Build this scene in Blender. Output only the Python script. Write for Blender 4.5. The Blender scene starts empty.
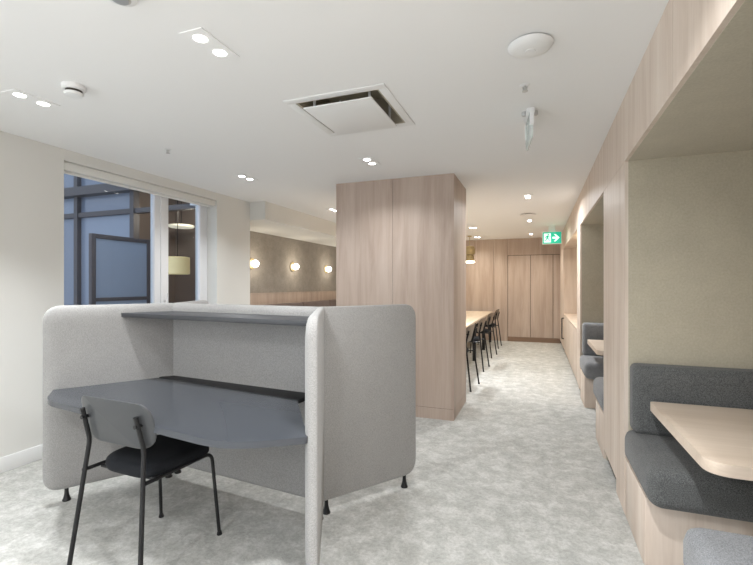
import bpy, bmesh, math, random
from mathutils import Vector, Matrix
random.seed(4)
PI = math.pi
S = bpy.context.scene
COL = S.collection
R = math.radians

# ------------------------------------------------------------------ materials
def mat(name, col, rough=.5, metal=0, spec=.5):
    m = bpy.data.materials.new(name); m.use_nodes = True
    b = m.node_tree.nodes['Principled BSDF']
    b.inputs['Base Color'].default_value = (*col, 1)
    b.inputs['Roughness'].default_value = rough
    b.inputs['Metallic'].default_value = metal
    b.inputs['Specular IOR Level'].default_value = spec
    return m

def N(m, t, **kw):
    n = m.node_tree.nodes.new(t)
    for k, v in kw.items():
        setattr(n, k, v)
    return n

def L(m, a, b):
    m.node_tree.links.new(a, b)

def coords(m, scale, rot=(0, 0, 0)):
    tc = N(m, 'ShaderNodeTexCoord'); mp = N(m, 'ShaderNodeMapping')
    mp.inputs['Scale'].default_value = scale
    mp.inputs['Rotation'].default_value = rot
    L(m, tc.outputs['Object'], mp.inputs['Vector'])
    return mp.outputs['Vector']

def noise(m, vec, scale, detail=4, rough=.55, dist=0):
    n = N(m, 'ShaderNodeTexNoise')
    n.inputs['Scale'].default_value = scale; n.inputs['Detail'].default_value = detail
    n.inputs['Roughness'].default_value = rough; n.inputs['Distortion'].default_value = dist
    L(m, vec, n.inputs['Vector'])
    return n.outputs['Fac']

def ramp(m, fac, stops):
    r = N(m, 'ShaderNodeValToRGB'); e = r.color_ramp.elements
    while len(e) < len(stops): e.new(.5)
    for i, (p, c) in enumerate(stops):
        e[i].position = p; e[i].color = (*c, 1)
    L(m, fac, r.inputs['Fac'])
    return r.outputs['Color']

def mix(m, a, b, fac, mode='MULTIPLY'):
    x = N(m, 'ShaderNodeMix', data_type='RGBA', blend_type=mode)
    if isinstance(fac, (int, float)): x.inputs[0].default_value = fac
    else: L(m, fac, x.inputs[0])
    L(m, a, x.inputs[6]); L(m, b, x.inputs[7])
    return x.outputs[2]

def bump(m, fac, strength, dist=.002):
    b = N(m, 'ShaderNodeBump'); b.inputs['Strength'].default_value = strength
    b.inputs['Distance'].default_value = dist
    L(m, fac, b.inputs['Height'])
    L(m, b.outputs['Normal'], m.node_tree.nodes['Principled BSDF'].inputs['Normal'])

def setcol(m, out):
    L(m, out, m.node_tree.nodes['Principled BSDF'].inputs['Base Color'])

def oak(name, dark, mid, light, grain='z', rough=.5):
    m = mat(name, mid, rough, 0, .35)
    big = {'z': (8, 8, .75), 'x': (.75, 8, 8), 'y': (8, .75, 8)}[grain]
    fine = {'z': (120, 120, 2.2), 'x': (2.2, 120, 120), 'y': (120, 2.2, 120)}[grain]
    n1 = noise(m, coords(m, big), 1.0, 5, .6, .6)
    c1 = ramp(m, n1, [(.28, dark), (.5, mid), (.72, light)])
    n2 = noise(m, coords(m, fine), 1.0, 3, .6)
    c2 = ramp(m, n2, [(.3, (.90, .885, .87)), (.62, (1, 1, 1))])
    setcol(m, mix(m, c1, c2, .6))
    bump(m, n2, .08, .001)
    return m

def fabric(name, a, b, scale=260, rough=.95, patch=.12):
    m = mat(name, a, rough, 0, .15)
    v = coords(m, (1, 1, 1))
    n = noise(m, v, scale, 3, .7)
    c = ramp(m, n, [(.35, a), (.66, b)])
    p = noise(m, v, 7, 3, .6)
    k = 1 - patch
    c2 = ramp(m, p, [(.3, (k, k, k)), (.7, (1, 1, 1))])
    setcol(m, mix(m, c, c2, 1.0))
    bump(m, n, .35, .0015)
    m.node_tree.nodes['Principled BSDF'].inputs['Sheen Weight'].default_value = .15
    return m

def emit(name, col, strength):
    m = mat(name, col, .4)
    b = m.node_tree.nodes['Principled BSDF']
    b.inputs['Emission Color'].default_value = (*col, 1)
    b.inputs['Emission Strength'].default_value = strength
    return m

def paint(name, col, rough=.75):
    m = mat(name, col, rough, 0, .3)
    n = noise(m, coords(m, (1, 1, 1)), 180, 2)
    bump(m, n, .04, .001)
    return m

M = {}
M['wall'] = paint('wall_paint', (.70, .70, .675))
M['ceiling'] = paint('ceiling_paint', (.84, .845, .845))
M['white'] = mat('white_plastic', (.78, .79, .79), .4)
M['white_frame'] = mat('window_frame_white', (.80, .81, .83), .35)
M['oak'] = oak('oak_panel', (.40, .308, .252), (.485, .388, .325), (.555, .46, .395))
M['oak_pale'] = oak('oak_pale', (.60, .49, .405), (.70, .595, .51), (.775, .685, .60))
M['oak_top'] = oak('oak_table', (.58, .47, .375), (.65, .54, .44), (.71, .60, .50), 'x', .42)
M['oak_long'] = oak('oak_long_table', (.52, .42, .31), (.60, .49, .37), (.66, .55, .43), 'y', .42)
M['oak_plinth'] = oak('oak_plinth', (.20, .13, .09), (.25, .165, .115), (.30, .20, .14), 'x')
M['dark_gap'] = mat('shadow_gap', (.05, .042, .036), .9)
M['felt'] = fabric('light_grey_felt', (.265, .262, .256), (.405, .40, .392), 240, patch=.05)
M['charcoal'] = fabric('charcoal_upholstery', (.055, .057, .057), (.175, .177, .175), 230)
M['greyseat'] = fabric('grey_upholstery', (.15, .155, .165), (.32, .325, .335), 230)
M['olive'] = fabric('olive_wallcovering', (.485, .435, .335), (.55, .50, .395), 90, patch=.08)
M['taupe'] = fabric('taupe_wallcovering', (.27, .245, .215), (.35, .32, .285), 60, patch=.2)
M['brownseat'] = fabric('brown_upholstery', (.12, .09, .08), (.19, .145, .13), 300)
M['seat_black'] = fabric('black_seat_fabric', (.006, .007, .009), (.022, .024, .028), 420); M['seat_black'].node_tree.nodes['Principled BSDF'].inputs['Sheen Weight'].default_value = .02
M['desk'] = mat('desk_laminate', (.06, .066, .077), .27, 0, .5)
M['desk_edge'] = mat('desk_edge', (.035, .037, .042), .5)
M['tray'] = mat('black_tray', (.012, .012, .013), .6)
M['shell'] = mat('chair_back_shell', (.055, .058, .062), .38)
M['shell_brown'] = mat('chair_back_brown', (.19, .15, .115), .4)
M['black'] = mat('black_metal', (.012, .012, .013), .42, .3)
M['brass'] = mat('aged_brass', (.50, .40, .22), .4, .5)
M['steel'] = mat('brushed_steel', (.55, .55, .54), .35, .8)
M['vent_dark'] = mat('vent_cavity', (.42, .38, .30), .8)
M['lens'] = emit('lamp_lens', (1, .98, .94), 14)
M['globe'] = emit("sconce_glow", (1, .97, .91), 6)
M['pend_glow'] = emit('pendant_glow', (1, .90, .68), 5)
M['drum_glow'] = emit('drum_glow', (1, .82, .42), .25)
M['outdisc'] = emit('outside_disc_glow', (1, .92, .70), .6)
M['sign'] = emit('exit_green', (.02, .50, .33), .42)
M['sign_white'] = emit('exit_white', (.85, 1, .95), .75)
M['facade'] = mat('facade_metal', (.12, .11, .11), .5, .2)
M['facade_pane'] = mat('facade_glass', (.25, .29, .36), .12, 0, .8)
M['facade_pane2'] = mat('facade_glass_pale', (.33, .38, .46), .2, 0, .6)
M['screen'] = mat('screen_panel', (.40, .46, .55), .4)
M['screen_frame'] = mat('screen_frame_brown', (.11, .095, .095), .5)
M['room_brown'] = mat('opposite_room_wall', (.22, .18, .16), .7)
M['ground'] = mat('outside_ground', (.2, .2, .21), .9)

gl = bpy.data.materials.new('window_glass'); gl.use_nodes = True
nt = gl.node_tree; nt.nodes.remove(nt.nodes['Principled BSDF'])
tr = nt.nodes.new('ShaderNodeBsdfTransparent'); tr.inputs[0].default_value = (.86, .90, .94, 1)
gs = nt.nodes.new('ShaderNodeBsdfGlossy'); gs.inputs['Roughness'].default_value = .02
fr = nt.nodes.new('ShaderNodeFresnel'); fr.inputs['IOR'].default_value = 1.5
mx = nt.nodes.new('ShaderNodeMixShader')
ge = nt.nodes.new('ShaderNodeNewGeometry'); inv = nt.nodes.new('ShaderNodeMath'); inv.operation = 'SUBTRACT'; inv.inputs[0].default_value = 1
mu = nt.nodes.new('ShaderNodeMath'); mu.operation = 'MULTIPLY'
nt.links.new(ge.outputs['Backfacing'], inv.inputs[1]); nt.links.new(inv.outputs[0], mu.inputs[0]); nt.links.new(fr.outputs[0], mu.inputs[1])
nt.links.new(mu.outputs[0], mx.inputs[0]); nt.links.new(tr.outputs[0], mx.inputs[1]); nt.links.new(gs.outputs[0], mx.inputs[2])
nt.links.new(mx.outputs[0], nt.nodes['Material Output'].inputs[0])
M['glass'] = gl
ac = bpy.data.materials.new('clear_acrylic'); ac.use_nodes = True
nt = ac.node_tree
tr = nt.nodes.new('ShaderNodeBsdfTransparent'); tr.inputs[0].default_value = (.93, .98, .97, 1)
mx = nt.nodes.new('ShaderNodeMixShader'); mx.inputs[0].default_value = .5
nt.nodes['Principled BSDF'].inputs['Base Color'].default_value = (.80, .86, .85, 1)
nt.nodes['Principled BSDF'].inputs['Roughness'].default_value = .25
nt.links.new(tr.outputs[0], mx.inputs[1]); nt.links.new(nt.nodes['Principled BSDF'].outputs[0], mx.inputs[2])
nt.links.new(mx.outputs[0], nt.nodes['Material Output'].inputs[0])
M['acrylic'] = ac

# carpet
m = mat('carpet', (.5, .5, .46), 1.0, 0, .05)
v = coords(m, (1, 1, 1))
n1 = noise(m, v, 8.5, 9, .72, .25)
c1 = ramp(m, n1, [(.38, (.495, .495, .472)), (.5, (.57, .57, .545)), (.60, (.68, .678, .655))])
n2 = noise(m, v, 48, 5, .75, .4)
c2 = ramp(m, n2, [(.36, (.74, .74, .73)), (.6, (1, 1, 1))])
n3 = noise(m, v, 320, 2, .7)
c3 = ramp(m, n3, [(.3, (.78, .78, .78)), (.7, (1, 1, 1))])
n0 = noise(m, v, 1.1, 3, .6)
c0 = ramp(m, n0, [(.35, (.88, .88, .875)), (.6, (1, 1, 1))])
setcol(m, mix(m, mix(m, mix(m, c1, c2, .85), c3, .8), c0, 1.0))
bump(m, n3, .6, .004)
M['carpet'] = m

# ------------------------------------------------------------------ mesh helpers
def box(bm, x0, x1, y0, y1, z0, z1, bev=0, seg=2, mtx=None):
    vs = [bm.verts.new((x, y, z)) for x in (x0, x1) for y in (y0, y1) for z in (z0, z1)]
    F = [(0, 1, 3, 2), (4, 6, 7, 5), (0, 4, 5, 1), (2, 3, 7, 6), (0, 2, 6, 4), (1, 5, 7, 3)]
    fs = [bm.faces.new([vs[i] for i in f]) for f in F]
    if mtx: bmesh.ops.transform(bm, matrix=mtx, verts=vs)
    if bev:
        es = list({e for f in fs for e in f.edges})
        bmesh.ops.bevel(bm, geom=es, offset=bev, segments=seg, profile=.5, affect='EDGES', clamp_overlap=True)

def tube(bm, pts, r, seg=10, cap=True):
    pts = [Vector(p) for p in pts]; rings = []
    up = None
    for i, p in enumerate(pts):
        t = (pts[min(i + 1, len(pts) - 1)] - pts[max(i - 1, 0)]).normalized()
        if up is None:
            up = Vector((0, 0, 1)) if abs(t.z) < .9 else Vector((1, 0, 0))
        a = (up - t * up.dot(t)).normalized(); b_ = t.cross(a); up = a
        rr = r[i] if isinstance(r, (list, tuple)) else r
        rings.append([bm.verts.new(p + (a * math.cos(2 * PI * k / seg) + b_ * math.sin(2 * PI * k / seg)) * rr) for k in range(seg)])
    for A, B in zip(rings, rings[1:]):
        for k in range(seg):
            bm.faces.new((A[k], A[(k + 1) % seg], B[(k + 1) % seg], B[k]))
    if cap:
        bm.faces.new(rings[0][::-1]); bm.faces.new(rings[-1])

def smoothpath(pts, rad, n=6):
    pts = [Vector(p) for p in pts]; out = [pts[0]]
    for i in range(1, len(pts) - 1):
        a, p, c = pts[i - 1], pts[i], pts[i + 1]
        d1 = (a - p); d2 = (c - p); k = min(rad, d1.length * .45, d2.length * .45)
        s, e = p + d1.normalized() * k, p + d2.normalized() * k
        for j in range(n + 1):
            t = j / n
            out.append(s * (1 - t) ** 2 + p * 2 * t * (1 - t) + e * t * t)
    out.append(pts[-1]); return out

def lathe(bm, prof, c=(0, 0, 0), seg=24, axis='z'):
    rings = []
    for r, h in prof:
        ring = []
        for k in range(seg):
            a = 2 * PI * k / seg
            p = (r * math.cos(a), r * math.sin(a), h)
            if axis == 'x': p = (h, p[0], p[1])
            if axis == 'y': p = (p[0], h, p[1])
            ring.append(bm.verts.new((p[0] + c[0], p[1] + c[1], p[2] + c[2])))
        rings.append(ring)
    for A, B in zip(rings, rings[1:]):
        for k in range(seg):
            bm.faces.new((A[k], A[(k + 1) % seg], B[(k + 1) % seg], B[k]))
    bm.faces.new(rings[0][::-1]); bm.faces.new(rings[-1])

def roundpoly(pts, rads, n=6):
    out = []; k = len(pts)
    for i in range(k):
        p = Vector(pts[i]).to_2d(); a = Vector(pts[i - 1]).to_2d(); c = Vector(pts[(i + 1) % k]).to_2d()
        r = rads[i] if isinstance(rads, (list, tuple)) else rads
        if r <= 0: out.append(p); continue
        d1 = (a - p).normalized(); d2 = (c - p).normalized()
        r = min(r, (a - p).length * .48, (c - p).length * .48)
        s, e = p + d1 * r, p + d2 * r
        for j in range(n + 1):
            t = j / n
            out.append(s * (1 - t) ** 2 + p * 2 * t * (1 - t) + e * t * t)
    return out

def prism(bm, pts, z0, z1, bev=.003):
    lo = [bm.verts.new((p[0], p[1], z0)) for p in pts]
    hi = [bm.verts.new((p[0], p[1], z1)) for p in pts]
    n = len(pts)
    f1 = bm.faces.new(lo[::-1]); f2 = bm.faces.new(hi)
    for i in range(n):
        bm.faces.new((lo[i], lo[(i + 1) % n], hi[(i + 1) % n], hi[i]))
    if bev:
        es = list(f1.edges) + list(f2.edges)
        bmesh.ops.bevel(bm, geom=es, offset=bev, segments=2, profile=.5, affect='EDGES', clamp_overlap=True)

def obj(name, bm, m, parent=None, ang=35):
    bmesh.ops.recalc_face_normals(bm, faces=bm.faces[:])
    me = bpy.data.meshes.new(name); bm.to_mesh(me); bm.free()
    me.materials.append(m)
    for p in me.polygons: p.use_smooth = True
    me.set_sharp_from_angle(angle=R(ang))
    o = bpy.data.objects.new(name, me); COL.objects.link(o)
    if parent: o.parent = parent
    return o

def tag(o, label, cat, group=None):
    o['label'] = label; o['category'] = cat
    if group: o['group'] = group
    return o

def thing(name, label, cat, loc=(0, 0, 0), rz=0, group=None):
    o = bpy.data.objects.new(name, None); COL.objects.link(o)
    o.empty_display_size = .1
    o.location = loc; o.rotation_euler = (0, 0, rz)
    return tag(o, label, cat, group)

def dup(root, label, loc, rz=None):
    r = root.copy(); COL.objects.link(r); r.location = loc; r['label'] = label
    if rz is not None: r.rotation_euler = (0, 0, rz)
    for ch in list(root.children):
        c = ch.copy(); COL.objects.link(c); c.parent = r
        for g in list(ch.children):
            d = g.copy(); COL.objects.link(d); d.parent = c
    return r

def struct(name, bm, m, parent=None):
    o = obj(name, bm, m, parent)
    o['kind'] = 'structure'
    return o

def B(*boxes, bev=0):
    bm = bmesh.new()
    for b_ in boxes: box(bm, *b_, bev=bev)
    return bm

# ------------------------------------------------------------------ setting
ZC = 2.55            # ceiling
XL = -3.75           # left wall face
WT = .20
XR = .495            # oak wall face
YB = 11.2            # end wall face
Y0 = -4.0            # rear of the modelled room
XA = -4.48           # alcove wall face
HD = 2.155           # top of the niches

struct('floor', B((-4.7, 1.95, Y0, YB + .2, -.1, 0)), M['carpet'])
# ceiling with the opening of the cassette vent
hx0, hx1, hy0, hy1 = -1.435, -.875, 2.36, 2.92
struct('ceiling', B((XL - WT, 1.95, Y0, hy0, ZC, ZC + .25), (XL - WT, 1.95, hy1, 4.86, ZC, ZC + .25), (-4.7, 1.95, 4.86, YB + .2, ZC, ZC + .25),
                    (XL - WT, hx0, hy0, hy1, ZC, ZC + .25), (hx1, 1.95, hy0, hy1, ZC, ZC + .25)), M['ceiling'])
# left wall with window opening
wy0, wy1, wz0, wz1 = 2.473, 4.32, .62, 2.455
struct('wall_left', B((XL - WT, XL, Y0, wy0, 0, ZC), (XL - WT, XL, wy1, 4.98, 0, ZC),
                      (XL - WT, XL, wy0, wy1, 0, wz0), (XL - WT, XL, wy0, wy1, wz1, ZC)), M['wall'])
struct('baseboard_left', B((XL, XL + .016, Y0, 4.98, 0, .115), bev=.003), M['white'])
struct('wall_alcove_return', B((XA - .12, XL - WT, 4.86, 4.98, 0, ZC)), M['wall'])
struct('wall_alcove', B((XA - .12, XA, 4.98, YB, 0, ZC)), M['taupe'])
bm = bmesh.new()
pts = [(XL, 4.98), (-3.50, 4.98), (-3.50, YB), (XA, YB), (XA, 4.98)]
lo = [bm.verts.new((p[0], p[1], 2.30)) for p in pts]; hi = [bm.verts.new((p[0], p[1], ZC)) for p in pts]
bm.faces.new(lo); bm.faces.new(hi)
for i in range(5): bm.faces.new((lo[i], lo[(i + 1) % 5], hi[(i + 1) % 5], hi[i]))
struct('ceiling_alcove_bulkhead', bm, M['wall'])
struct('trim_alcove_panelling', B(*[(XA, XA + .025, 4.985 + i * .6, 5.582 + i * .6, 0, 1.245) for i in range(10)],
                                  (XA, XA + .03, 4.98, 10.98, 1.248, 1.262)), M['oak'])

# end wall in oak panels with a flush door set
edges = [-4.48, -3.6, -2.7, -1.87, -.785, -.705]
bx = [(a + .002, b_ - .002, YB, YB + .03, .0, ZC) for a, b_ in zip(edges[:-2], edges[1:-1])]
bx += [(-1.05 + .002, -.713, YB, YB + .03, 0, ZC)]
bx[3] = (-1.87 + .002, -1.052, YB, YB + .03, 0, ZC)
bx += [(-.708, .088, YB, YB + .03, 2.142, ZC), (.092, 1.9, YB, YB + .03, 2.142, ZC)]
struct('wall_end', B(*bx), M['oak'])
struct('wall_end_backing', B((-4.6, 1.95, YB + .04, YB + .2, 0, ZC)), M['dark_gap'])
d1 = struct('door_1', B((-.701, -.178, YB + .004, YB + .036, .115, 2.130)), M['oak'])
d2 = struct('door_2', B((-.168, .333, YB + .004, YB + .036, .115, 2.130)), M['oak'])
struct('door_3', B((.345, 1.2, YB + .004, YB + .036, .115, 2.130)), M['oak'])
struct('baseboard_end', B((-.705, XR, YB - .004, YB + .03, 0, .11)), M['oak_plinth'])

# oak wall on the right: fascia, posts, skirting; niches are lined separately
FT = .02
booth_a = (1.21, 2.99); booth_b = (3.89, 5.95); niche = (6.41, 9.71)
seams = [-3.8, -2.84, -1.88, -.92, .04, 1.03, 1.99, 2.93, 3.89, 4.85, 5.81, 6.77, 7.73, 8.69, 9.65, YB]
g = .0016
bx = [(XR, XR + FT, a + g, b_ - g, HD + g, ZC) for a, b_ in zip(seams, seams[1:])]
for a, b_ in ((-3.8, -2.84), (-2.84, -1.88), (-1.88, -.92), (-.92, .04), (.04, booth_a[0]), (2.99, 3.155), (5.95, 6.41), (9.71, 10.4), (10.4, YB)):
    bx.append((XR, XR + FT, a + g, b_ - g, .09, HD - g))
bx.append((XR, XR + FT, 3.155 + g, 3.89, .09, HD - g))
struct('wall_right', B(*bx), M['oak_pale'])
bx = []
for a, b_ in ((-3.8, booth_a[0]), (3.30, 3.89), (5.95, 6.41), (9.71, YB)):
    bx.append((XR + .03, XR + .05, a, b_, 0, .09))
bx += [(XR + FT, XR + FT + .01, a, b_, .05, ZC) for a, b_ in ((-3.8, booth_a[0] - .03), (3.02, 3.86), (5.98, 6.38), (9.74, YB))]
bx += [(XR + FT, XR + FT + .01, -3.8, YB, HD + .03, ZC)]
struct('wall_right_backing', B(*bx), M['dark_gap'])
struct('baseboard_right', B((XR + .001, XR + .02, 2.99, 3.30, 0, .088)), M['oak_pale'])
XD = 1.75
def lining(name, y0, y1, m):
    t = .03
    struct(name, B((XR + FT, XD, y1, y1 + t, 0, HD + t), (XR + FT, XD, y0 - t, y0, 0, HD + t),
                   (XD, XD + t, y0 - t, y1 + t, 0, HD + t), (XR + FT, XD, y0, y1, HD, HD + t)), m)
lining('wall_booth_front', *booth_a, M['olive'])
lining('wall_booth_back', *booth_b, M['olive'])
t = .03
struct('wall_niche', B((XR + FT, 1.1, niche[1], niche[1] + t, 0, HD + t), (XR + FT, 1.1, niche[0] - t, niche[0], 0, HD + t),
                       (1.1, 1.13, niche[0] - t, niche[1] + t, 0, HD + t), (XR + FT, 1.1, niche[0], niche[1], HD, HD + t)), M['oak_pale'])

# oak clad pillar
px0, px1, py0, py1 = -2.15, -.81, 4.42, 5.22
bxs = []
for a, b_ in ((px0, -1.4765), (-1.4735, px1)):
    bxs += [(a, b_, py0, py0 + .02, .118, ZC), (a, b_, py1 - .02, py1, .118, ZC), (a, b_, py0, py0 + .02, 0, .114), (a, b_, py1 - .02, py1, 0, .114)]
for a in (px0, px1 - .02):
    bxs += [(a, a + .02, py0 + .02, py1 - .02, .118, ZC), (a, a + .02, py0 + .02, py1 - .02, 0, .114)]
struct('wall_pillar', B(*bxs), M['oak'])
struct('wall_pillar_core', B((px0 + .006, px1 - .006, py0 + .006, py1 - .006, 0, ZC)), M['dark_gap'])

# ------------------------------------------------------------------ window
XG = -3.93
w = struct('window_1', B((XG - .03, XG + .03, wy0, wy0 + .06, wz0, wz1), (XG - .03, XG + .03, wy1 - .075, wy1, wz0, wz1),
                         (XG - .03, XG + .03, 3.525, 3.715, wz0, wz1), (XG - .03, XG + .03, wy0, wy1, wz0, wz0 + .07),
                         (XG - .03, XG + .03, wy0, wy1, wz1 - .03, wz1), (XG - .018, XG + .042, 3.60, 3.70, wz0 + .04, wz1 - .03),
                         (XG - .018, XG + .036, 4.19, 4.25, wz0 + .04, wz1 - .03), bev=.004), M['white_frame'])
struct('window_pane', B((XG - .004, XG + .004, wy0 + .05, 3.53, wz0 + .06, wz1 - .04)), M['glass'], w)
struct('window_pane', B((XG - .004, XG + .004, 3.70, 4.20, wz0 + .06, wz1 - .04)), M['glass'], w)
bm = B((XG + .042, XG + .056, 3.635, 3.665, 1.15, 1.23), bev=.003)
tube(bm, smoothpath([(XG + .055, 3.65, 1.19), (XG + .085, 3.65, 1.19), (XG + .085, 3.65, 1.31)], .02), .008)
struct('window_handle', bm, M['white_frame'], w)
struct('window_sill', B((XG + .03, XL + .03, wy0, wy1, wz0 - .02, wz0 + .015), bev=.004), M['white_frame'], w)
bl = thing('roller_blind', 'white rolled-up roller blind box along the top of the window', 'blind', (XL - .075, (wy0 + wy1) / 2, wz1))
hw = (wy1 - wy0) / 2 - .004
obj('headbox', B((-.06, .06, -hw, hw, -.075, -.001), bev=.012), M['wall'], bl)
bm = bmesh.new(); tube(bm, [(0, -hw + .02, -.083), (0, hw - .02, -.083)], .011)
obj('bottom_bar', bm, M['white'], bl)

# ------------------------------------------------------------------ outside the window
ob = thing('neighbouring_building', 'dusky blue glazed facade across the courtyard, seen through the window', 'building', (-7.5, 6.6, 0))
FB = []
def fx(a, b_, z0, z1, d=.14): FB.append((a + 7.5, b_ + 7.5, -d, 0, z0, z1))
ver = [-12.5, -11, -9.43, -7.77, -6.0, -4.75]
for x in ver: fx(x - .055, x + .055, -1, 4.6)
for z in (-.9, .9, 2.92, 4.5): fx(-12.5, -4.7, z - .05, z + .05, .12)
fx(-12.5, -4.7, 3.32, 3.50, .25)
obj('frame', B(*FB), M['facade'], ob)
k = 0
for a, b_ in zip(ver, ver[1:]):
    if a == -7.77: continue
    for z0, z1 in ((-.85, .85), (.95, 2.87), (2.97, 3.32), (3.50, 4.45)):
        obj('pane', B((a + .055 + 7.5, b_ - .055 + 7.5, -.05, -.03, z0, z1)), M['facade_pane'] if k % 3 else M['facade_pane2'], ob); k += 1
obj('room_shell', B((-8.4 + 7.5, -6 + 7.5, 1.6, 1.65, -1, 4.6), (-8.45 + 7.5, -8.4 + 7.5, .06, 1.65, -1, 4.6), (-6 + 7.5, -5.95 + 7.5, 0, 1.65, -1, 4.6),
                    (-.9, 1.5, 0.06, 1.65, 3.5, 3.6), (-.9, 1.5, 0.06, 1.65, -1, -.9)), M['room_brown'], ob)
dl = thing('glowing_drum', 'yellow glowing drum added behind the right window pane', 'pendant lamp', (-7.1, 7.0, 1.62))  # glowing drum added for the warm shape in the right pane
bm = bmesh.new(); lathe(bm, [(.20, 0), (.24, .01), (.24, .36), (.20, .37)], seg=24); obj('shade', bm, M['drum_glow'], dl)
bm = bmesh.new(); tube(bm, [(0, 0, .37), (0, 0, 1.88)], .008); obj('cord', bm, M['black'], dl)
dk = thing('glowing_disc', 'flat warm glowing disc added above the drum, behind the right window pane', 'pendant lamp', (-7.68, 7.68, 2.72))  # glowing disc added for the pale ellipse in the right pane
bm = bmesh.new(); lathe(bm, [(.26, 0), (.28, .02), (.28, .05), (.24, .06)], seg=24); obj('disc', bm, M['outdisc'], dk)
bm = bmesh.new(); tube(bm, [(0, 0, .06), (0, 0, .78)], .008); obj('cord', bm, M['black'], dk)
sc = thing('framed_screen', 'large brown framed blue-grey screen standing outside the left window pane', 'screen', (-5.5, 4.42, -.9))
obj('frame', B((-.03, .03, -.46, -.40, 0, 2.98), (-.03, .03, .40, .46, 0, 2.98), (-.03, .03, -.40, .40, 2.92, 2.98), (-.03, .03, -.40, .40, 2.08, 2.13), bev=.004), M['screen_frame'], sc)
obj('panel', B((-.012, .012, -.40, .40, 2.13, 2.92)), M['screen'], sc)
obj('lower_panel', B((-.012, .012, -.40, .40, .1, 2.08)), M['screen'], sc)
struct('ground_outside', B((-14, -4.7, -4, 9, -1.0, -.9)), M['ground'])

# ------------------------------------------------------------------ workstation pod
PHI = R(-5.2)
PC = Vector((-1.87, 2.385, 0))
pod = thing('workstation_pod', 'light grey felt screened workstation pod with dark desk and shelf', 'workstation', PC, PHI)
# local frame: +x along the back panel, -y towards the viewer
def slab(s0, s1, z0, z1, rings, rad, origin, ang, free=True, flip=1):
    """padded panel: rings = [(inset, t)...] across its thickness"""
    bm = bmesh.new(); loops = []
    ca, sa = math.cos(ang), math.sin(ang)
    for ins, tt in rings:
        a, b_, c, d = s0, s1 - (ins if free else 0), z0 + ins, z1 - ins
        r = max(rad - ins * .6, .012)
        q = roundpoly([(a, c), (b_, c), (b_, d), (a, d)], [.0005, r if free else .0005, r if free else .0005, .0005], 8)
        loops.append([bm.verts.new((origin[0] + p[0] * ca - flip * tt * sa, origin[1] + p[0] * sa + flip * tt * ca, p[1])) for p in q])
    n = len(loops[0])
    for A, B_ in zip(loops, loops[1:]):
        for k_ in range(n):
            bm.faces.new((A[k_], A[(k_ + 1) % n], B_[(k_ + 1) % n], B_[k_]))
    bm.faces.new(loops[0][::-1]); bm.faces.new(loops[-1])
    return bm
inner = [(.008, -.026), (.002, -.023), (0, -.018), (0, -.010)] + [(.12 * (1 - math.cos(a)) ** 1.5, -.010 + .047 * math.sin(a)) for a in [R(15 * i) for i in range(1, 7)]]
both = [(.045 * (1 - math.cos(a)), -.036 * math.sin(a)) for a in [R(15 * i) for i in range(6, 0, -1)]] + [(0, 0)] + [(.045 * (1 - math.cos(a)), .036 * math.sin(a)) for a in [R(15 * i) for i in range(1, 7)]]
PZ0, PZ1 = .088, 1.268
HB, AL = .63, .765
obj('back_panel', slab(-HB, HB, PZ0, PZ1, both, .01, (0, 0), 0, False), M['felt'], pod, 60)
# arms: near right, near left, far right, far left ; padding always faces the seat side
for sx, sy in ((1, -1), (-1, -1), (1, 1), (-1, 1)):
    q_ = R({(-1, -1): 62.5, (1, -1): 59.3}.get((sx, sy), 60))
    ang = math.atan2(sy * math.sin(q_), sx * math.cos(q_))
    flip = sx * sy
    o = obj('side_panel', slab(-.012, AL + (.008 if (sx, sy) == (-1, -1) else -.03 if (sx, sy) == (1, 1) else -.01), PZ0, PZ1, inner, .105, (sx * HB, 0), ang, True, flip), M['felt'], pod, 60)
# desk
dp = [(-.655, -.115), (.60, -.19), (1.0, -.655), (.74, -.875), (-.71, -.81), (-.98, -.62)]
bm = bmesh.new(); prism(bm, roundpoly(dp, [.05, .03, .02, .16, .10, .03], 8), .711, .74, .0025)
obj('desk_top', bm, M['desk'], pod)
bm = bmesh.new(); prism(bm, [(-.655, -.118), (.61, -.188), (.61, -.036), (-.60, -.036)], .722, .7445, .002)
obj('cable_tray', bm, M['tray'], pod)
sp = [(-.62, -.03), (.62, -.03), (.785, -.325), (-.785, -.325)]
bm = bmesh.new(); prism(bm, roundpoly(sp, .004, 2), 1.182, 1.210, .002)
obj('shelf', bm, M['desk_edge'], pod)
def foot(x, y):
    bm = bmesh.new()
    lathe(bm, [(.024, 0), (.025, .006), (.020, .016), (.013, .045), (.011, .088), (.011, .10)], (x, y, 0), 16)
    obj('foot', bm, M['black'], pod)
c6, s6 = math.cos(R(60)), math.sin(R(60))
for sx, sy in ((1, -1), (-1, -1), (1, 1), (-1, 1)):
    for k_ in (.045, .65):
        foot(sx * (HB + k_ * c6), sy * k_ * s6)

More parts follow.
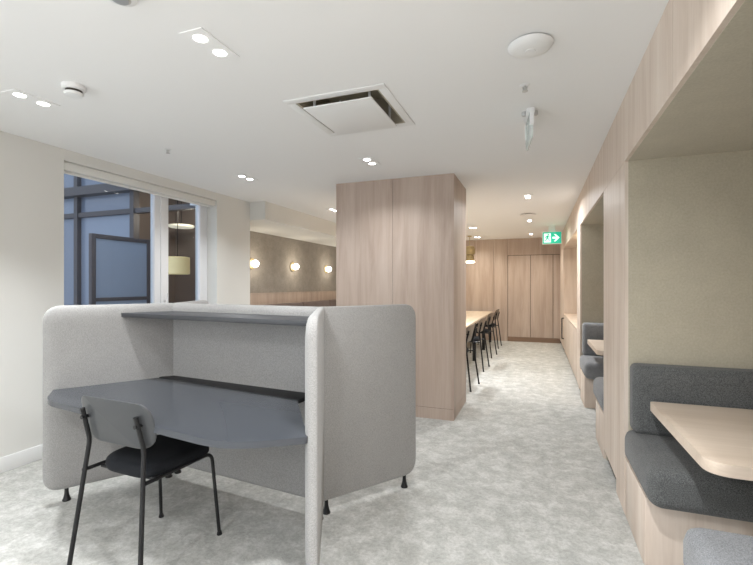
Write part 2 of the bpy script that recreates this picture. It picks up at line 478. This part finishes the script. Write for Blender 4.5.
# ------------------------------------------------------------------ chairs
def make_chair(label, loc, rz, group, shellm):
    ch = thing('dining_chair', label, 'chair', loc, rz, group)
    ch.name = 'dining_chair'
    for s in (-1, 1):
        bm = bmesh.new()
        tube(bm, smoothpath([(s * .25 + .016, -.275, 0.004), (s * .195 + .004, -.20, .625), (s * .19 + .004, -.240, .79)], .03), .0112, 10)
        lathe(bm, [(.014, 0), (.015, .004), (.012, .02)], (s * .25 + .016, -.275, 0), 12)
        obj('leg', bm, M['black'], ch)
        bm = bmesh.new()
        tube(bm, smoothpath([(s * .211, -.222, .472), (s * .205, .215, .468), (s * .228, .25, .004)], .05), .0095, 10)
        lathe(bm, [(.014, 0), (.015, .004), (.011, .02)], (s * .228, .25, 0), 12)
        obj('leg', bm, M['black'], ch)
    for y in (-.13, .13):
        bm = bmesh.new(); tube(bm, [(-.20, y, .462), (.20, y, .462)], .009); obj('crossbar', bm, M['black'], ch)
    # seat pad
    bm = bmesh.new(); prev = None
    base = roundpoly([(-.200, -.175), (.208, -.175), (.222, .245), (-.215, .245)], [.13, .13, .10, .10], 8)
    for sc_, z in ((.86, .458), (.93, .464), (.965, .479), (.965, .497), (.95, .511), (.89, .523), (.75, .529), (.4, .527)):
        ring = [bm.verts.new((p.x * sc_, .012 + (p.y - .012) * sc_, z)) for p in base]
        if prev:
            for i in range(len(ring)): bm.faces.new((prev[i], prev[(i + 1) % len(ring)], ring[(i + 1) % len(ring)], ring[i]))
        else: bm.faces.new(ring[::-1])
        prev = ring
    bm.faces.new(prev)
    obj('seat', bm, M['seat_black'], ch, 60)
    # curved backrest plate
    out = roundpoly([(-.25, 0), (.25, 0), (.255, .235), (-.255, .235)], [.12, .12, .09, .09], 8)
    nx, nz, th = 24, 10, .011
    bm = bmesh.new()
    cx_, cz_ = 0, .118
    def warp(x, z, off):
        y = -.222 + .62 * x * x - .25 * (z - .1) + off
        return (x + .006, y, .620 + z)
    loops = []
    for off, scs in ((-th / 2, (.001, .25, .5, .75, .93, .985)), (th / 2, (.985, .93, .75, .5, .25, .001))):
        for s_ in scs:
            loops.append([bm.verts.new(warp(cx_ + (p.x - cx_) * s_, cz_ + (p.y - cz_) * s_, off)) for p in out])
        if off < 0: loops.append([bm.verts.new(warp(p.x, p.y, 0)) for p in out])
    n = len(out)
    for A, B_ in zip(loops, loops[1:]):
        for i in range(n): bm.faces.new((A[i], A[(i + 1) % n], B_[(i + 1) % n], B_[i]))
    bk = obj('backrest', bm, shellm, ch, 60)
    for s in (-1, 1):
        bm = bmesh.new(); lathe(bm, [(.010, -.245), (.010, -.226), (.008, -.205)], (s * .19 + .004, 0, .745), 12, 'y'); obj('bolt', bm, M['black'], bk)
    return ch
make_chair('black metal chair with grey curved backrest and black seat at the pod desk', (-1.915, 1.712, 0), R(-3), None, M['shell'])

tb = thing('dining_table', 'long oak dining table on black legs behind the oak pillar', 'table', (-1.6, 8.1, 0))
obj('tabletop', B((-.55, .55, -2.75, 2.85, .715, .75), bev=.004), M['oak_long'], tb)
for y in (-2.65, -1.43, -.03, 1.40, 2.75):
    for s in (-1, 1):
        obj('leg', B((s * .50 - .03, s * .50 + .03, y - .03, y + .03, 0, .715), bev=.003), M['black'], tb)
c1 = make_chair('nearest of the four brown-backed black chairs along the long oak table', (-1.08, 5.97, 0), R(85), 'chairs along the long table', M['shell_brown'])
dup(c1, 'second brown-backed black chair along the long oak table, counting from the oak pillar', (-1.08, 7.35, 0), R(86))
dup(c1, 'third brown-backed black chair along the long oak table, counting from the oak pillar', (-1.08, 8.72, 0), R(84))
dup(c1, 'farthest brown-backed black chair at the long oak table, by the end wall', (-1.08, 10.05, 0), R(87))

pl_ = thing('pendant_lamp', 'brass two-tier pendant lamp hanging over the long table beside the pillar', 'pendant lamp', (-1.50, 10.2, ZC))
bm = bmesh.new(); tube(bm, [(0, 0, -.01), (0, 0, -.24)], .006); obj('cord', bm, M['brass'], pl_)
bm = bmesh.new(); lathe(bm, [(.05, -.02), (.05, 0)], seg=20); obj('canopy', bm, M['brass'], pl_)
bm = bmesh.new(); lathe(bm, [(.03, -.235), (.10, -.25), (.125, -.30), (.125, -.40), (.105, -.44), (.07, -.445)], seg=28); obj('shade', bm, M['brass'], pl_)
bm = bmesh.new(); lathe(bm, [(.07, -.445), (.10, -.46), (.10, -.585), (.095, -.59)], seg=28); obj('collar', bm, M['brass'], pl_)
bm = bmesh.new(); lathe(bm, [(.11, -.59), (.118, -.60), (.118, -.625), (.10, -.632)], seg=28); obj('diffuser', bm, M['pend_glow'], pl_)

# ------------------------------------------------------------------ booths
def cushion(bm, x0, x1, y0, y1, z0, z1, bev, seg=5):
    box(bm, x0, x1, y0, y1, z0, z1, bev, seg)

def bench(name_label, yw, d, m, x1=XD):
    """bench against the wall at y=yw whose seat faces direction d (+1/-1 along y)"""
    t = thing('booth_bench', name_label, 'bench', ((XR + x1) / 2, yw, 0), 0, 'booth benches')
    hx = (x1 - XR) / 2 - .002
    Yr = lambda a, b_: (min(a * d, b_ * d), max(a * d, b_ * d))
    y0, y1 = Yr(.002, .52)
    obj('base', B((-hx, hx, y0, y1, 0, .345), bev=.002), M['oak_pale'], t)
    y0, y1 = Yr(.004, .665)
    bm = bmesh.new(); cushion(bm, -hx - .012, hx, y0, y1, .346, .542, .06)
    obj('seat_cushion', bm, m, t, 70)
    y0, y1 = Yr(.004, .145)
    bm = bmesh.new(); cushion(bm, -hx + .018, hx, y0, y1, .536, .935, .035)
    obj('back_cushion', bm, m, t, 70)
    return t
bench('charcoal upholstered bench on an oak base against the far wall of the nearest booth', booth_a[1], -1, M['charcoal'])
bench('grey upholstered bench at the bottom right corner of the photo, closest to the viewer', booth_a[0], 1, M['greyseat'])
bench('charcoal bench with tall back at the far end of the second booth', booth_b[1], -1, M['greyseat'])
bench('grey bench in the second booth, backing onto the oak post beside the first booth', booth_b[0], 1, M['greyseat'])

def booth_table(label, y0, y1, x0):
    t = thing('booth_table', label, 'table', (XD - .45, (y0 + y1) / 2, 0), 0, 'booth tables')
    hy = (y1 - y0) / 2; xx = x0 - (XD - .45)
    bm = bmesh.new()
    prism(bm, roundpoly([(xx, -hy), (.447, -hy), (.447, hy), (xx, hy)], [.085, .001, .001, .03], 8), .704, .75, .003)
    obj('tabletop', bm, M['oak_top'], t)
    bm = bmesh.new(); tube(bm, [(0, 0, .01), (0, 0, .704)], .035, 16); obj('pedestal', bm, M['black'], t)
    bm = bmesh.new(); lathe(bm, [(.17, 0), (.17, .008), (.03, .02)], seg=28); obj('base_plate', bm, M['black'], t)
    return t
booth_table('pale oak table with rounded corner in the nearest booth', 1.90, 2.79, .583)
booth_table('small-looking pale oak table between the benches of the second booth', 4.75, 5.70, .55)

# sideboard under the niche
cb = thing('sideboard', 'built-in oak sideboard with black bar handle in the niche near the exit sign', 'cabinet', (.8, 8.06, 0))
hy = (niche[1] - niche[0]) / 2 - .003
obj('body', B((-.275, .295, -hy, hy, .085, .775), (-.24, .295, -hy, hy, 0, .085)), M['oak_pale'], cb)
obj('countertop', B((-.303, .297, -hy, hy, .776, .805), bev=.002), M['oak_pale'], cb)
nd = 4
for i in range(nd):
    a = -hy + i * 2 * hy / nd; b_ = a + 2 * hy / nd
    d = obj('door', B((-.302, -.277, a + .002, b_ - .002, .09, .770), bev=.001), M['oak_pale'], cb)
    if i == nd - 1:
        bm = bmesh.new(); yy = b_ - .10
        tube(bm, smoothpath([(-.302, yy, .72), (-.34, yy, .72), (-.34, yy, .30), (-.302, yy, .30)], .012), .011, 8)
        obj('handle', bm, M['black'], d)
ns = thing('niche_spotlight', 'tiny recessed spotlight in the niche ceiling above the sideboard', 'downlight', (.75, 7.2, HD))
bm = bmesh.new(); lathe(bm, [(.03, -.004), (.034, -.001)], seg=20); obj('trim_ring', bm, M['white'], ns)
bm = bmesh.new(); lathe(bm, [(.02, -.007), (.024, -.0045)], seg=20); obj('lens', bm, M['lens'], ns)

# ------------------------------------------------------------------ alcove
bq = thing('banquette', 'long brown upholstered banquette along the panelled alcove wall', 'bench', (XA + .35, 8.0, 0))
obj('base', B((-.32, .25, -2.9, 2.9, 0, .36)), M['oak'], bq)
for i in range(5):
    a = -2.9 + i * 1.16
    bm = bmesh.new(); cushion(bm, -.30, .29, a + .004, a + 1.156, .362, .48, .035, 4); obj('seat_cushion', bm, M['brownseat'], bq, 70)
    bm = bmesh.new(); cushion(bm, -.32, -.19, a + .004, a + 1.156, .48, 1.06, .03, 4); obj('back_cushion', bm, M['brownseat'], bq, 70)
def sconce(label, y):
    t = thing('wall_sconce', label, 'wall lamp', (XA, y, 1.755), 0, 'wall sconces in the alcove')
    bm = bmesh.new(); lathe(bm, [(.09, .001), (.095, .006), (.09, .018), (.03, .022)], seg=28, axis='x'); obj('back_plate', bm, M['brass'], t)
    bm = bmesh.new()
    lathe(bm, [(.02, .022)] + [(.062 * math.sin(R(a)), .075 - .062 * math.cos(R(a))) for a in range(30, 180, 15)] + [(.004, .137)], seg=28, axis='x')
    obj('globe', bm, M['globe'], t)
sconce('left round glowing wall sconce, half hidden by the white wall end beside the window', 5.99)
sconce('middle round glowing wall sconce on the taupe alcove wall', 7.27)
sconce('right round glowing wall sconce on the taupe wall, next to the oak pillar', 8.68)

# ------------------------------------------------------------------ ceiling fittings
def light(kind, name, loc, e, col=(1, 1, 1), **kw):
    l = bpy.data.lights.new(name, kind); l.energy = e; l.color = col
    for k_, v_ in kw.items(): setattr(l, k_, v_)
    o = bpy.data.objects.new(name, l); COL.objects.link(o); o.location = loc
    return o
def downlight(label, x, y, spread=140, power=1.0, sx=.0):
    t = thing('recessed_downlight', label, 'downlight', (x, y, ZC), 0, 'recessed downlights')
    bm = B((-.066, .066, -.13, .13, -.0045, .001))
    obj('trim_plate', bm, M['ceiling'], t)
    for s in (-1, 1):
        dx, dy = (0, s * .066) if not sx else (s * .066, 0)
        bm = bmesh.new(); lathe(bm, [(.028, -.0065), (.032, -.0045)], (dx, dy, 0), 24); o = obj('lens', bm, M['lens'], t)
    if sx: t.children[0].rotation_euler = (0, 0, PI / 2)
    lamp(x, y, ZC - .02, (15 if y < 5 else 14) * power, (.965, .985, 1) if y < 7 else (1, .95, .85), spread=spread)
    return t
def lamp(x, y, z, e, col=(.965, .985, 1), spread=95, size=.12):  # area light of a downlight, also used for added fill lamps
    l = bpy.data.lights.new('downlight_or_fill', 'AREA'); l.shape = 'DISK'; l.size = size; l.energy = e; l.color = col; l.spread = R(spread)
    o = bpy.data.objects.new('downlight_or_fill', l); COL.objects.link(o); o.location = (x, y, z)
    return o
downlight('twin recessed downlight at the far left of the ceiling, beside the smoke detector', -2.93, 1.74, spread=90, power=.65)
downlight('twin recessed downlight closest to the viewer, left of the square air vent', -1.47, 1.65, power=1.0)
downlight('twin recessed downlight in front of the window, near the alcove bulkhead', -2.925, 3.815, spread=130)
downlight('twin recessed downlight just in front of the oak pillar, behind the square air vent', -1.465, 3.72, power=.7)
downlight('twin recessed downlight beside the pillar top, over the alcove entrance', -2.93, 5.93)
downlight('nearest of the three downlights in line over the corridor', -.125, 5.92, spread=165, power=2.5)
downlight('middle of the three downlights in line over the corridor, beyond the ring vent', -.14, 8.14, power=1.1, spread=160)
downlight('farthest of the three downlights over the corridor, next to the exit sign', -.148, 10.3, power=.8)
downlight('nearer of two wide downlights over the long table, right of the pillar top', -1.26, 8.8, sx=1, power=.7)
downlight('farther of two wide downlights over the long table, above the brass pendant', -1.40, 10.55, sx=1, power=.55)
for y in (-.4, -2.4):  # unseen fill lamps added behind the camera, without fixtures
    for x in (-2.93, -1.47): lamp(x, y, ZC - .02, 9 if x < -2 else 20, spread=90 if x < -2 else 140)
for y in (1.0, -.7, -2.4): lamp(-.14, y, ZC - .02, 32, spread=150)  # fill lamps added over the near corridor, out of view
for y in (6.4, 7.6): lamp(-1.5, y, ZC - .02, 12, spread=150)  # fill lamps added over the long table, hidden and without fixtures
for x, y in ((-1.5, 6.6), (-2.93, 8.1), (-2.93, 10.2)): lamp(x, y, ZC - .02, 14)  # further fill lamps added in the area hidden by the pillar

vt = thing('air_vent', 'square white cassette air vent with hanging centre plate in the ceiling', 'air vent', ((hx0 + hx1) / 2, (hy0 + hy1) / 2, ZC))
hh = .28; fo = .335
obj('frame', B((-fo, fo, -fo, -hh, -.007, 0), (-fo, fo, hh, fo, -.007, 0), (-fo, -hh, -hh, hh, -.007, 0), (hh, fo, -hh, hh, -.007, 0), bev=.003), M['white'], vt)
q = .2795
obj('housing', B((-q, q, -q, -q + .012, -.002, .2), (-q, q, q - .012, q, -.002, .2), (-q, -q + .012, -q + .012, q - .012, -.002, .2), (q - .012, q, -q + .012, q - .012, -.002, .2), (-q, q, -q, q, .19, .2)), M['vent_dark'], vt)
obj('centre_plate', B((-.24, .225, -.25, .25, -.034, -.024), bev=.004), M['white'], vt)
for sx in (-1, 1):
    for sy in (-1, 1):
        bm = bmesh.new(); tube(bm, [(sx * .19, sy * .19, -.025), (sx * .19, sy * .19, .19)], .009); obj('hanger', bm, M['white'], vt)

sd = thing('smoke_detector', 'white round smoke detector between the left downlights', 'smoke detector', (-2.51, 1.71, ZC))
bm = bmesh.new(); lathe(bm, [(.053, -.028), (.060, -.022), (.060, 0)], seg=28); obj('base', bm, M['white'], sd)
bm = bmesh.new(); lathe(bm, [(.034, -.042), (.042, -.040), (.042, -.028)], seg=28); obj('vent_ring', bm, M['dark_gap'], sd)
bm = bmesh.new(); lathe(bm, [(.028, -.062), (.044, -.057), (.049, -.043), (.046, -.041)], seg=28); obj('sensor_head', bm, M['white'], sd)
sp_ = thing('ceiling_speaker', 'round grey ceiling detector cut by the top edge of the photo', 'detector', (-1.545, 1.235, ZC))
bm = bmesh.new(); lathe(bm, [(.045, -.02), (.06, -.012), (.06, 0)], seg=28); obj('cover', bm, M['white'], sp_)
bm = bmesh.new(); lathe(bm, [(.030, -.026), (.038, -.020)], seg=28); obj('grille', bm, M['steel'], sp_)
wa = thing('wifi_access_point', 'white round disc on the ceiling, near the oak wall', 'access point', (-.035, 2.18, ZC))
bm = bmesh.new(); lathe(bm, [(.085, -.006), (.085, 0)], seg=32); obj('mount', bm, M['dark_gap'], wa)
bm = bmesh.new(); lathe(bm, [(.035, -.034), (.075, -.030), (.098, -.018), (.104, -.009), (.10, -.006)], seg=40); obj('cover', bm, M['white'], wa)
bm = bmesh.new(); lathe(bm, [(.022, -.037), (.024, -.034)], seg=28); obj('badge', bm, M['white'], wa)
def sprinkler(label, x, y):
    t = thing('sprinkler_head', label, 'sprinkler', (x, y, ZC), 0, 'ceiling sprinklers')
    bm = bmesh.new(); lathe(bm, [(.022, -.006), (.028, -.002), (.028, .001)], seg=20); obj('escutcheon', bm, M['white'], t)
    bm = bmesh.new(); tube(bm, [(0, 0, -.004), (0, 0, -.028)], .007); tube(bm, [(-.012, 0, -.01), (-.006, 0, -.034)], .003, 6); tube(bm, [(.012, 0, -.01), (.006, 0, -.034)], .003, 6)
    obj('nozzle', bm, M['steel'], t)
    bm = bmesh.new(); lathe(bm, [(.016, -.037), (.016, -.034)], seg=14); obj('deflector', bm, M['steel'], t)
sprinkler('small metal sprinkler between the round white disc and the acrylic blade', -.07, 2.615)
sprinkler('small metal sprinkler in the ceiling above the window', -2.93, 2.784)
rv = thing('ring_vent', 'flat round white vent ring over the corridor, between two downlights', 'vent', (-.15, 7.38, ZC))
bm = bmesh.new(); lathe(bm, [(.09, -.028), (.12, -.022), (.125, -.012), (.10, -.010)], seg=32); obj('disc', bm, M['white'], rv)
bm = bmesh.new(); lathe(bm, [(.07, -.012), (.07, 0)], seg=24); obj('throat', bm, M['dark_gap'], rv)
eb = thing('emergency_sign', 'clear acrylic blade sign hanging edge-on from the ceiling over the corridor', 'sign', (-.055, 3.06, ZC), R(7))
obj('mount', B((-.026, .026, -.10, .10, -.028, 0), bev=.004), M['white'], eb)
for s in (-1, 1):
    bm = bmesh.new(); lathe(bm, [(.012, -.026), (.016, -.02), (.016, 0)], (s * .036, -.03, 0), 14); obj('screw_cap', bm, M['steel'], eb)
obj('blade', B((-.008, .008, -.15, .15, -.205, -.028), bev=.001), M['acrylic'], eb)
for y in (-.155, .145): obj('side_rail', B((-.013, .013, y, y + .01, -.13, -.02), bev=.001), M['white'], eb)

# exit sign
ex = thing('exit_sign', 'green lit exit sign with running man and right arrow at the corridor end', 'sign', (.253, 9.0, ZC))
w2, zt, zb = .165, -.125, -.345
obj('casing', B((-w2 - .012, w2 + .012, .002, .04, zb - .012, zt + .012), bev=.004), M['white'], ex)
obj('face', B((-w2, w2, -.004, .002, zb, zt)), M['sign'], ex)
bm = B((-.06, .06, .008, .03, zt + .01, 0)); obj('bracket', bm, M['white'], ex)
def flat(bm, poly, y0, y1):
    a = [bm.verts.new((p[0], y0, p[1])) for p in poly]; c = [bm.verts.new((p[0], y1, p[1])) for p in poly]
    n = len(poly); bm.faces.new(a); bm.faces.new(c[::-1])
    for i in range(n): bm.faces.new((a[i], c[i], c[(i + 1) % n], a[(i + 1) % n]))
zm = (zt + zb) / 2
bm = bmesh.new()
# doorway panel to the left, figure cut into it in green
flat(bm, [(-.145, zm - .085), (-.02, zm - .085), (-.02, zm + .085), (-.145, zm + .085)], -.007, -.0045)
obj('doorway_panel', bm, M['sign_white'], ex)
bm = bmesh.new()
lathe(bm, [(.016, -.010), (.016, -.0072)], (-.066, 0, zm + .060), 16, 'y')
def limb(a, c, wd):
    a, c = Vector(a), Vector(c); d = (c - a).normalized(); nn = Vector((-d.y, d.x)) * wd
    flat(bm, [(a + nn), (a - nn), (c - nn), (c + nn)], -.010, -.0072)
limb((-.075, zm + .042), (-.088, zm - .008), .015)
limb((-.08, zm + .036), (-.045, zm + .012), .007); limb((-.045, zm + .012), (-.028, zm + .024), .006)
limb((-.085, zm + .036), (-.118, zm + .014), .007); limb((-.118, zm + .014), (-.122, zm - .012), .006)
limb((-.085, zm - .006), (-.052, zm - .028), .009); limb((-.052, zm - .028), (-.052, zm - .07), .008)
limb((-.09, zm - .006), (-.105, zm - .045), .009); limb((-.105, zm - .045), (-.138, zm - .052), .008)
obj('running_figure', bm, M['sign'], ex)
bm = bmesh.new()
flat(bm, [(.01, zm - .018), (.085, zm - .018), (.085, zm + .018), (.01, zm + .018)], -.007, -.0045)
flat(bm, [(.065, zm + .07), (.135, zm), (.065, zm - .07), (.035, zm - .07), (.088, zm - .012), (.088, zm + .012), (.035, zm + .07)], -.0074, -.0046)
obj('arrow', bm, M['sign_white'], ex)

# ------------------------------------------------------------------ lights
o = light('AREA', 'rear_fill', (-.5, Y0 + .05, 1.3), 18, (.95, .985, 1), shape='RECTANGLE', size=3.0, size_y=2.3)  # unseen fill light added at the open rear end of the room
o.rotation_euler = (R(90), 0, 0)
o = light('AREA', 'assumed_side_daylight', (XL + .05, -1.4, 1.45), 62, (.93, .97, 1), shape='RECTANGLE', size=1.7, size_y=2.6)  # unseen fill light added for assumed daylight from the left; the wall is solid
o.rotation_euler = (0, R(-90), 0)
for y in (5.99, 7.27, 8.68): light('POINT', 'sconce_lamp', (XA + .26, y, 1.755), 5, (1, .88, .70), shadow_soft_size=.07)
light('POINT', 'pendant_lamp_light', (-1.5, 10.2, ZC - .72), 8, (1, .84, .60), shadow_soft_size=.1)
light('POINT', 'opposite_room_fill', (-7.0, 7.3, 2.9), 30, (1, .85, .66), shadow_soft_size=.15)  # fill light added to brighten the walls of the room opposite
light('POINT', 'niche_lamp', (.75, 7.2, HD - .06), 9, (1, .86, .58), shadow_soft_size=.03)
light('POINT', 'exit_lamp', (.253, 8.9, ZC - .23), .25, (.1, 1, .7), shadow_soft_size=.1)

W = bpy.data.worlds.new('dusk_sky'); S.world = W; W.use_nodes = True
bg = W.node_tree.nodes['Background']; bg.inputs[0].default_value = (.60, .65, .74, 1); bg.inputs[1].default_value = 1.7

# ------------------------------------------------------------------ camera
cam = bpy.data.cameras.new('camera'); co = bpy.data.objects.new('camera', cam); COL.objects.link(co)
co.location = (0, 0, 1.4)
co.rotation_euler = (R(90), 0, math.atan(161.5 / 430))
cam.sensor_fit = 'HORIZONTAL'; cam.sensor_width = 36; cam.lens = 430 / 753 * 36
cam.shift_y = 2.5 / 753; cam.clip_start = .02
S.camera = co
S.view_settings.view_transform = 'Standard'; S.view_settings.look = 'None'
S.view_settings.gamma = 1; S.view_settings.use_curve_mapping = False
S.view_settings.exposure = 0.0
S.cycles.max_bounces = 10; S.cycles.diffuse_bounces = 6
